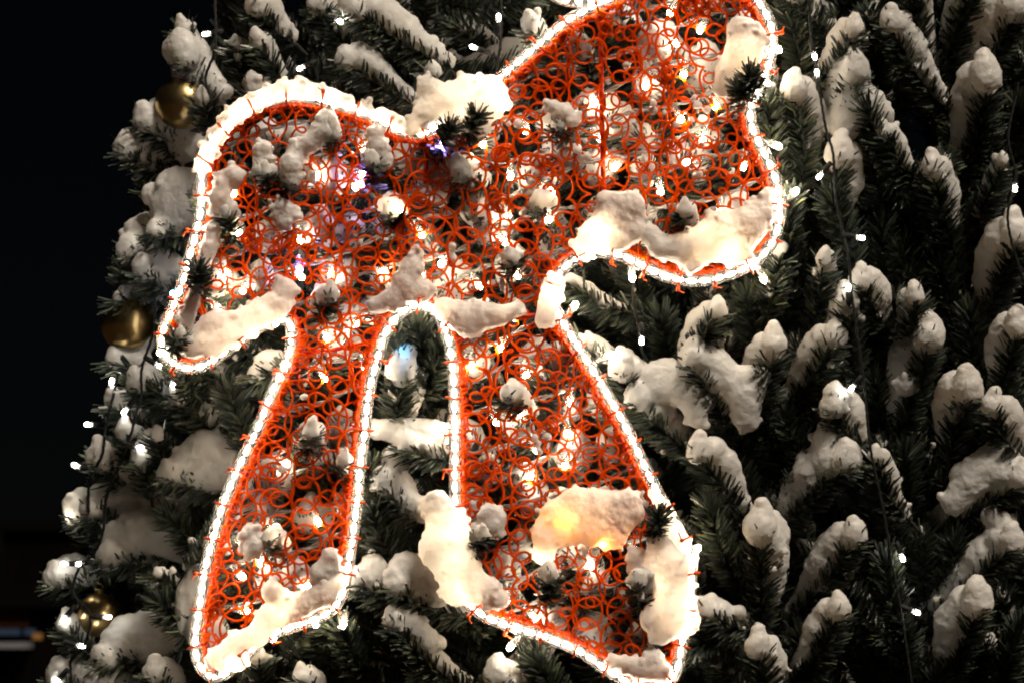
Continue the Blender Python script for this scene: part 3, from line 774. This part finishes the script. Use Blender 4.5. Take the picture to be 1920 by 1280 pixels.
# ---------------------------------------------------------------- snow lying on the bow
G = "snow clumps caught on the glowing bow"
CL = [
    ("wide cream snow heap bridging the dip between the bow's two loops", [(800, 212, 26), (838, 192, 38), (880, 178, 40), (918, 168, 30), (905, 205, 34), (862, 218, 32), (800, 160, 20), (932, 190, 24), (815, 190, 30), (780, 235, 20), (900, 235, 22)]),
    ("upright snow lump on the rope at the right loop's upper edge", [(1390, 60, 30), (1395, 95, 38), (1376, 125, 32), (1415, 72, 24), (1370, 155, 26), (1352, 165, 18), (1400, 130, 30)]),
    ("glowing snow heap over the bulb at the inner corner of the right loop", [(1118, 440, 34), (1150, 402, 36), (1182, 388, 30), (1185, 428, 32), (1098, 462, 24), (1160, 440, 34), (1135, 375, 20)]),
    ("long translucent snow bank filling the bottom of the right loop", [(1240, 462, 26), (1280, 466, 34), (1320, 458, 38), (1360, 444, 42), (1400, 424, 40), (1430, 396, 30), (1220, 440, 22), (1300, 490, 22), (1380, 470, 30), (1345, 420, 26), (1440, 370, 18)]),
    ("orange-tinted snow bank filling the bottom of the left loop", [(375, 632, 28), (395, 640, 32), (425, 622, 32), (455, 606, 30), (488, 588, 28), (518, 570, 30), (532, 545, 26), (400, 605, 24), (360, 655, 18)]),
    ("thin snow strip clinging inside the left loop's outer rope", [(400, 430, 18), (392, 460, 17), (382, 490, 15), (368, 540, 13), (360, 565, 14), (352, 590, 16), (350, 612, 15)]),
    ("snow mound stuck to the netting above the arch between the tails", [(772, 500, 24), (762, 535, 30), (738, 560, 24), (790, 548, 24), (705, 572, 18), (780, 475, 16)]),
    ("bright snow heap right of the arch, ending at an orange bar", [(832, 578, 22), (862, 592, 30), (900, 594, 30), (938, 592, 22), (972, 580, 16), (885, 616, 20)]),
    ("small melting snow lump in the bow's waist under the right loop", [(1030, 560, 22), (1022, 598, 20), (1036, 530, 20)]),
    ("leaning snow lump on the netting beside the left loop's outer edge", [(420, 345, 22), (438, 330, 20), (412, 372, 22), (428, 392, 20), (405, 395, 15)]),
    ("narrow snow lump second in from the left loop's outer edge", [(497, 278, 17), (492, 300, 19), (487, 322, 17)]),
    ("tall stepped snow column hanging under the left loop's top rope", [(612, 222, 19), (606, 248, 22), (582, 270, 20), (560, 285, 24), (546, 310, 23), (545, 338, 20)]),
    ("rounded snow lump below the rope near the dip of the bow", [(704, 250, 18), (708, 275, 20), (716, 300, 22)]),
    ("bulb-lit snow ball low on the left loop's netting", [(530, 388, 20), (532, 415, 17), (520, 400, 14), (548, 402, 14)]),
    ("small cream snow cap in the dark upper netting of the right loop", [(1038, 202, 16), (1058, 210, 18), (1076, 226, 15)]),
    ("huge rough snow heap glowing orange across the right tail", [(1025, 1002, 32), (1050, 968, 40), (1080, 948, 38), (1120, 952, 40), (1150, 962, 36), (1172, 942, 28), (1110, 990, 36), (1018, 1038, 22), (1150, 1000, 30), (1186, 962, 26), (1082, 985, 36)]),
    ("tall white snow mass covering the right tail's outer lower rope", [(1205, 1066, 24), (1242, 1024, 28), (1256, 1062, 38), (1262, 1110, 42), (1262, 1150, 38), (1226, 1082, 30), (1222, 1160, 26), (1285, 1165, 30), (1192, 1045, 20), (1288, 1062, 22), (1240, 1185, 24)]),
    ("bulging overexposed snow mass against the right tail's inner rope", [(838, 975, 38), (848, 1015, 44), (850, 1055, 44), (880, 1090, 34), (915, 1108, 28), (820, 948, 30), (856, 1105, 32), (815, 1030, 34), (935, 1122, 20)]),
    ("small snow block with a lit bulb beside the huge orange heap", [(918, 962, 21), (924, 985, 23), (906, 990, 18), (935, 970, 16)]),
    ("snow resting in the bottom corner of the right tail", [(1150, 1240, 16), (1200, 1256, 22), (1238, 1258, 22), (1178, 1245, 18), (1225, 1235, 16)]),
    ("sloping snow bank along the bottom of the left tail", [(512, 1110, 22), (530, 1132, 30), (570, 1132, 26), (608, 1112, 26), (634, 1082, 20), (502, 1160, 26), (480, 1192, 24), (444, 1205, 24), (412, 1232, 24), (442, 1238, 22), (550, 1150, 22)]),
    ("upright snow lump beside dark needles in the left tail", [(470, 1000, 19), (476, 1025, 21), (490, 1015, 13)]),
    ("snow patch on the netting above the left tail's bottom bank", [(602, 1072, 22), (620, 1042, 18), (625, 1075, 18)]),
    ("icy snow ridge lying along the left loop's top rope", [(378, 312, 16), (392, 282, 17), (412, 248, 18), (440, 214, 19), (470, 194, 19), (502, 180, 19), (532, 168, 20), (560, 165, 19), (592, 172, 18), (622, 180, 17), (652, 190, 16), (684, 204, 16), (716, 216, 16), (745, 232, 16), (770, 240, 16), (425, 230, 18), (455, 204, 18), (402, 266, 17)]),
    ("snow blob hiding the right tail's outer rope near its middle", [(1228, 925, 13), (1244, 955, 17), (1262, 992, 21), (1278, 1020, 20), (1250, 975, 16)]),
]
for lab, bl in CL:
    out = []
    for u, v_, r_ in bl:
        dd = -10 if "ridge" not in lab else -4
        out.append([u, v_, dd + rng.normal(0, 3), r_])
    cr = []
    for u, v_, r_ in bl:
        for _ in range(int(r_ * .55)):      # crumbs sintered onto the lump
            a = rng.uniform(0, 6.28); q = rng.uniform(.5, 1.12)
            cr.append([u + math.cos(a) * r_ * q, v_ + math.sin(a) * r_ * q, dd - rng.uniform(-.9, .75) * r_ * math.sqrt(max(0.05, 1 - q * q)), rng.uniform(4, 8.5)])
    tag(snow("snow_clump", out, None, 2.8, .005, True, cr), lab, "snow", G)

scr = []
for _ in range(60):
    c = rng.uniform([300, 0], [1450, 1250])
    if not inside(c[None], poly + nrm * 20)[0]: continue
    for _k in range(rng.integers(2, 9)):
        scr.append([c[0] + rng.normal(0, 11), c[1] + rng.normal(0, 9), -3 + rng.normal(0, 4), rng.uniform(3.5, 10)])
o = snow("snow_scraps", scr, bow, 2.4, .003); o["kind"] = "stuff"

# ---------------------------------------------------------------- dark strings of little lamps hanging over the tree
def string(path, bulbs, label):
    path = [(u, v_, ds(u, v_) + (q[0] if q else -30)) for u, v_, *q in path]
    p = resample(smooth_path(path, 6), 4)
    o = thing("string_light", P(p[0]), label, "string light", "dark strings of lamps hung over the tree")
    bag = Bag(); d, a, b = frames(p)
    s = np.arange(len(p)) * 0.55
    for k in (0, 1, 2):
        an = s + k * 2.094
        v, f = tube(p + 1.5 * (np.cos(an)[:, None] * a + np.sin(an)[:, None] * b), 1.5, 5); bag.add(v, f)
    bag.build("cable", M["black"], o)
    for bu, bv, ang in bulbs:       # lamp head, direction it points to (degrees, 0 right, 90 down)
        q = np.array([bu, bv, ds(bu, bv) - 32.0]); t = math.radians(ang)
        dr = np.array([math.cos(t), math.sin(t), -.3]); dr /= np.linalg.norm(dr)
        j = np.argmin(np.linalg.norm(p[:, :2] - (q - dr * 34)[:2], axis=1))
        bag = Bag(); v, f = lathe(q - dr * 8, q + dr * 9, [(0, 0), (0, 5), (.2, 5.6), (.75, 5.6), (1, 3.8), (1, 0)], 10); bag.add(v, f, 0)
        v, f = lathe(q - dr * 4, q + dr * 8, ball_prof(4.0, 6), 8); bag.add(v, f, 1)
        bo = bag.build("bulb", [M["clear"], M["sled"]], o)
        bag = Bag(); v, f = lathe(q - dr * 34, q - dr * 8, [(0, 0), (0, 4), (.15, 5.2), (1, 5.6), (1, 0)], 8); bag.add(v, f)
        mid = (p[j] + q - dr * 34) / 2 + np.array([0, 6, 0])
        v, f = tube(smooth_path([p[j], mid, q - dr * 33], 4), 1.9, 5); bag.add(v, f)
        bag.build("socket", M["black"], bo)

string([(1515, -40), (1520, 60), (1535, 160), (1548, 240), (1562, 290), (1568, 380), (1590, 480), (1598, 560), (1612, 660), (1622, 740), (1632, 840), (1655, 950), (1672, 1050), (1690, 1150), (1712, 1300)],
       [(1527, 105, 75), (1532, 138, -95), (1537, 330, 130), (1614, 446, 10), (1591, 540, -90), (1597, 727, 130), (1692, 1045, 70), (1718, 1147, 20)], "long dark lamp string hanging down the tree right of the bow")
string([(1190, 520, 10), (1186, 560, 10), (1196, 610, 10), (1204, 660, 10), (1230, 700, 20)], [(1203, 638, 90)], "short dark lamp string hanging below the right loop")
string([(1905, 180), (1890, 260), (1904, 330), (1890, 420), (1930, 560)], [(1903, 352, 90)], "dark lamp string at the right edge of the picture with one lamp")
string([(938, -30, 30), (940, 60, 30), (934, 112, 30), (930, 140, 30)], [(935, 34, -90), (888, 89, 200)], "dark lamp string above the snow heap with one upright lamp")
string([(612, -30, 10), (606, 60, 10), (592, 110, 10), (596, 150, 10), (586, 170, 20)], [(636, 40, 20), (564, 128, 155)], "dark lamp string hanging down towards the left loop's top")
string([(402, -20), (405, 60), (402, 100), (392, 125), (385, 152), (398, 190)], [(387, 64, 170)], "dark lamp string draped over snow above the gold bauble")
string([(290, 560), (288, 620), (266, 690), (265, 740), (255, 775), (245, 815), (225, 870), (200, 930), (195, 985), (180, 1040)], [(298, 685, 30), (234, 770, 130), (262, 838, 10), (324, 720, 80)], "dark lamp string running down below the left loop past several snowy tips")
string([(222, 700), (208, 760), (198, 800), (192, 850), (168, 900), (166, 960)], [(209, 716, -80), (166, 795, 185), (142, 872, 200), (134, 966, 170)], "dark lamp string on the tree's outer silhouette with lamps against the night")
string([(170, 1040), (150, 1060), (137, 1110), (168, 1150), (165, 1190), (150, 1220), (132, 1240), (138, 1300)], [(121, 1056, 180), (150, 1056, 170), (201, 1156, 0), (120, 1160, 130), (152, 1210, 10), (106, 1278, 130)], "dark looping lamp string at the tree's bottom left edge")

# ---------------------------------------------------------------- baubles
def bauble(u, v_, d, r_, label):
    c = np.array([u, v_, d], float)
    o = thing("bauble", P(c), label, "bauble", "gold baubles on the tree")
    v, f = lathe(c + [0, r_, 0], c - [0, r_, 0], ball_prof(r_, 24), 40); link("ball", P(v), f, M["gold"], o)
    v, f = lathe(c - [0, r_ * .97, 0], c - [0, r_ * 1.18, 0], [(0, 0), (0, 9), (1, 9), (1, 0)], 12); link("cap", P(v), f, M["cap"], o)
    q = c - [0, r_ * 1.22, 0] + 7 * np.stack([np.cos(th[::4]), np.sin(th[::4]), 0 * th[::4]], 1)
    v, f = tube(q, 1.3, 5, True); link("hook", P(v), f, M["cap"], o)
bauble(340, 193, ds(340, 193) + 62, 50, "gold bauble tucked between snow lumps above the left loop")
bauble(240, 607, ds(240, 607) + 50, 52, "shiny gold bauble bulging from the silhouette beside the left loop")
bauble(186, 1152, ds(186, 1152) + 75, 42, "gold bauble half buried in snow at the tree's bottom left")

# ---------------------------------------------------------------- the dark street behind
g = link("ground", [(-150, -20, 0), (150, -20, 0), (150, 250, 0), (-150, 250, 0)], [(0, 1, 2, 3)], M["ground"]); g["kind"] = "structure"
def far(u, v_, dist):      # point seen at (u, v) at that distance
    return CAM + dist * (FWD + (u - 960) * S / D0 * RIGHT + (640 - v_) * S / D0 * UP)
a = far(0, 1150, 26)
kx, ky = a[0], a[1]
ki = thing("kiosk", (kx, ky, 0), "dark street kiosk with bluish lit panes and a pale ledge in the blurred distance", "kiosk")
def kbox(name, c, h, m, parent=ki):
    v, f = box(c, h); return link(name, v, f, m, parent, smooth=False)
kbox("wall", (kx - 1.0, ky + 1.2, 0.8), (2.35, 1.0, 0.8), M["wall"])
kbox("wall_panel", (kx - 1.3, ky + .17, 1.47), (1.62, .02, .11), M["red"])
kbox("roof", (kx - 1.0, ky + 1.2, 1.66), (2.5, 1.2, .06), M["dark"])
for u0, u1 in ((-40, 33), (41, 62)):
    p0, p1 = far(u0, 1178, 26), far(u1, 1190, 26)
    wv, wf = box(((p0[0] + p1[0]) / 2, ky + .16, (p0[2] + p1[2]) / 2), ((p1[0] - p0[0]) / 2, .02, abs(p0[2] - p1[2]) / 2))
    link("window", wv, wf, M["bluepane"], ki, smooth=False)
p0, p1 = far(-60, 1204, 26), far(57, 1214, 26)
kbox("ledge", ((p0[0] + p1[0]) / 2, ky + .05, (p0[2] + p1[2]) / 2), ((p1[0] - p0[0]) / 2, .15, abs(p0[2] - p1[2]) / 2), M["pale"])
b0 = far(110, 1150, 48)
bu = thing("building", (b0[0], b0[1], 0), "barely visible dark brown building behind the kiosk at night", "building")
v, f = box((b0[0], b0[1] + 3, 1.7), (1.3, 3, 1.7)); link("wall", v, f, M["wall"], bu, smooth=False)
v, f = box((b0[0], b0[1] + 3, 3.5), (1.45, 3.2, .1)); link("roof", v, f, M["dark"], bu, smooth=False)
l0 = far(70, 1192, 22)
la = thing("marker_lamp", (l0[0], l0[1], 0), "small amber lamp on a low post in the dark street", "lamp")
v, f = tube(np.array([[l0[0], l0[1], z] for z in np.linspace(0, l0[2] - .02, 5)]), .03, 8); link("post", v, f, M["dark"], la)
v, f = lathe(np.array(l0) - [0, 0, .03], np.array(l0) + [0, 0, .03], ball_prof(.03, 6), 10); link("lamp_head", v, f, M["lampglow"], la)

bake_snow()
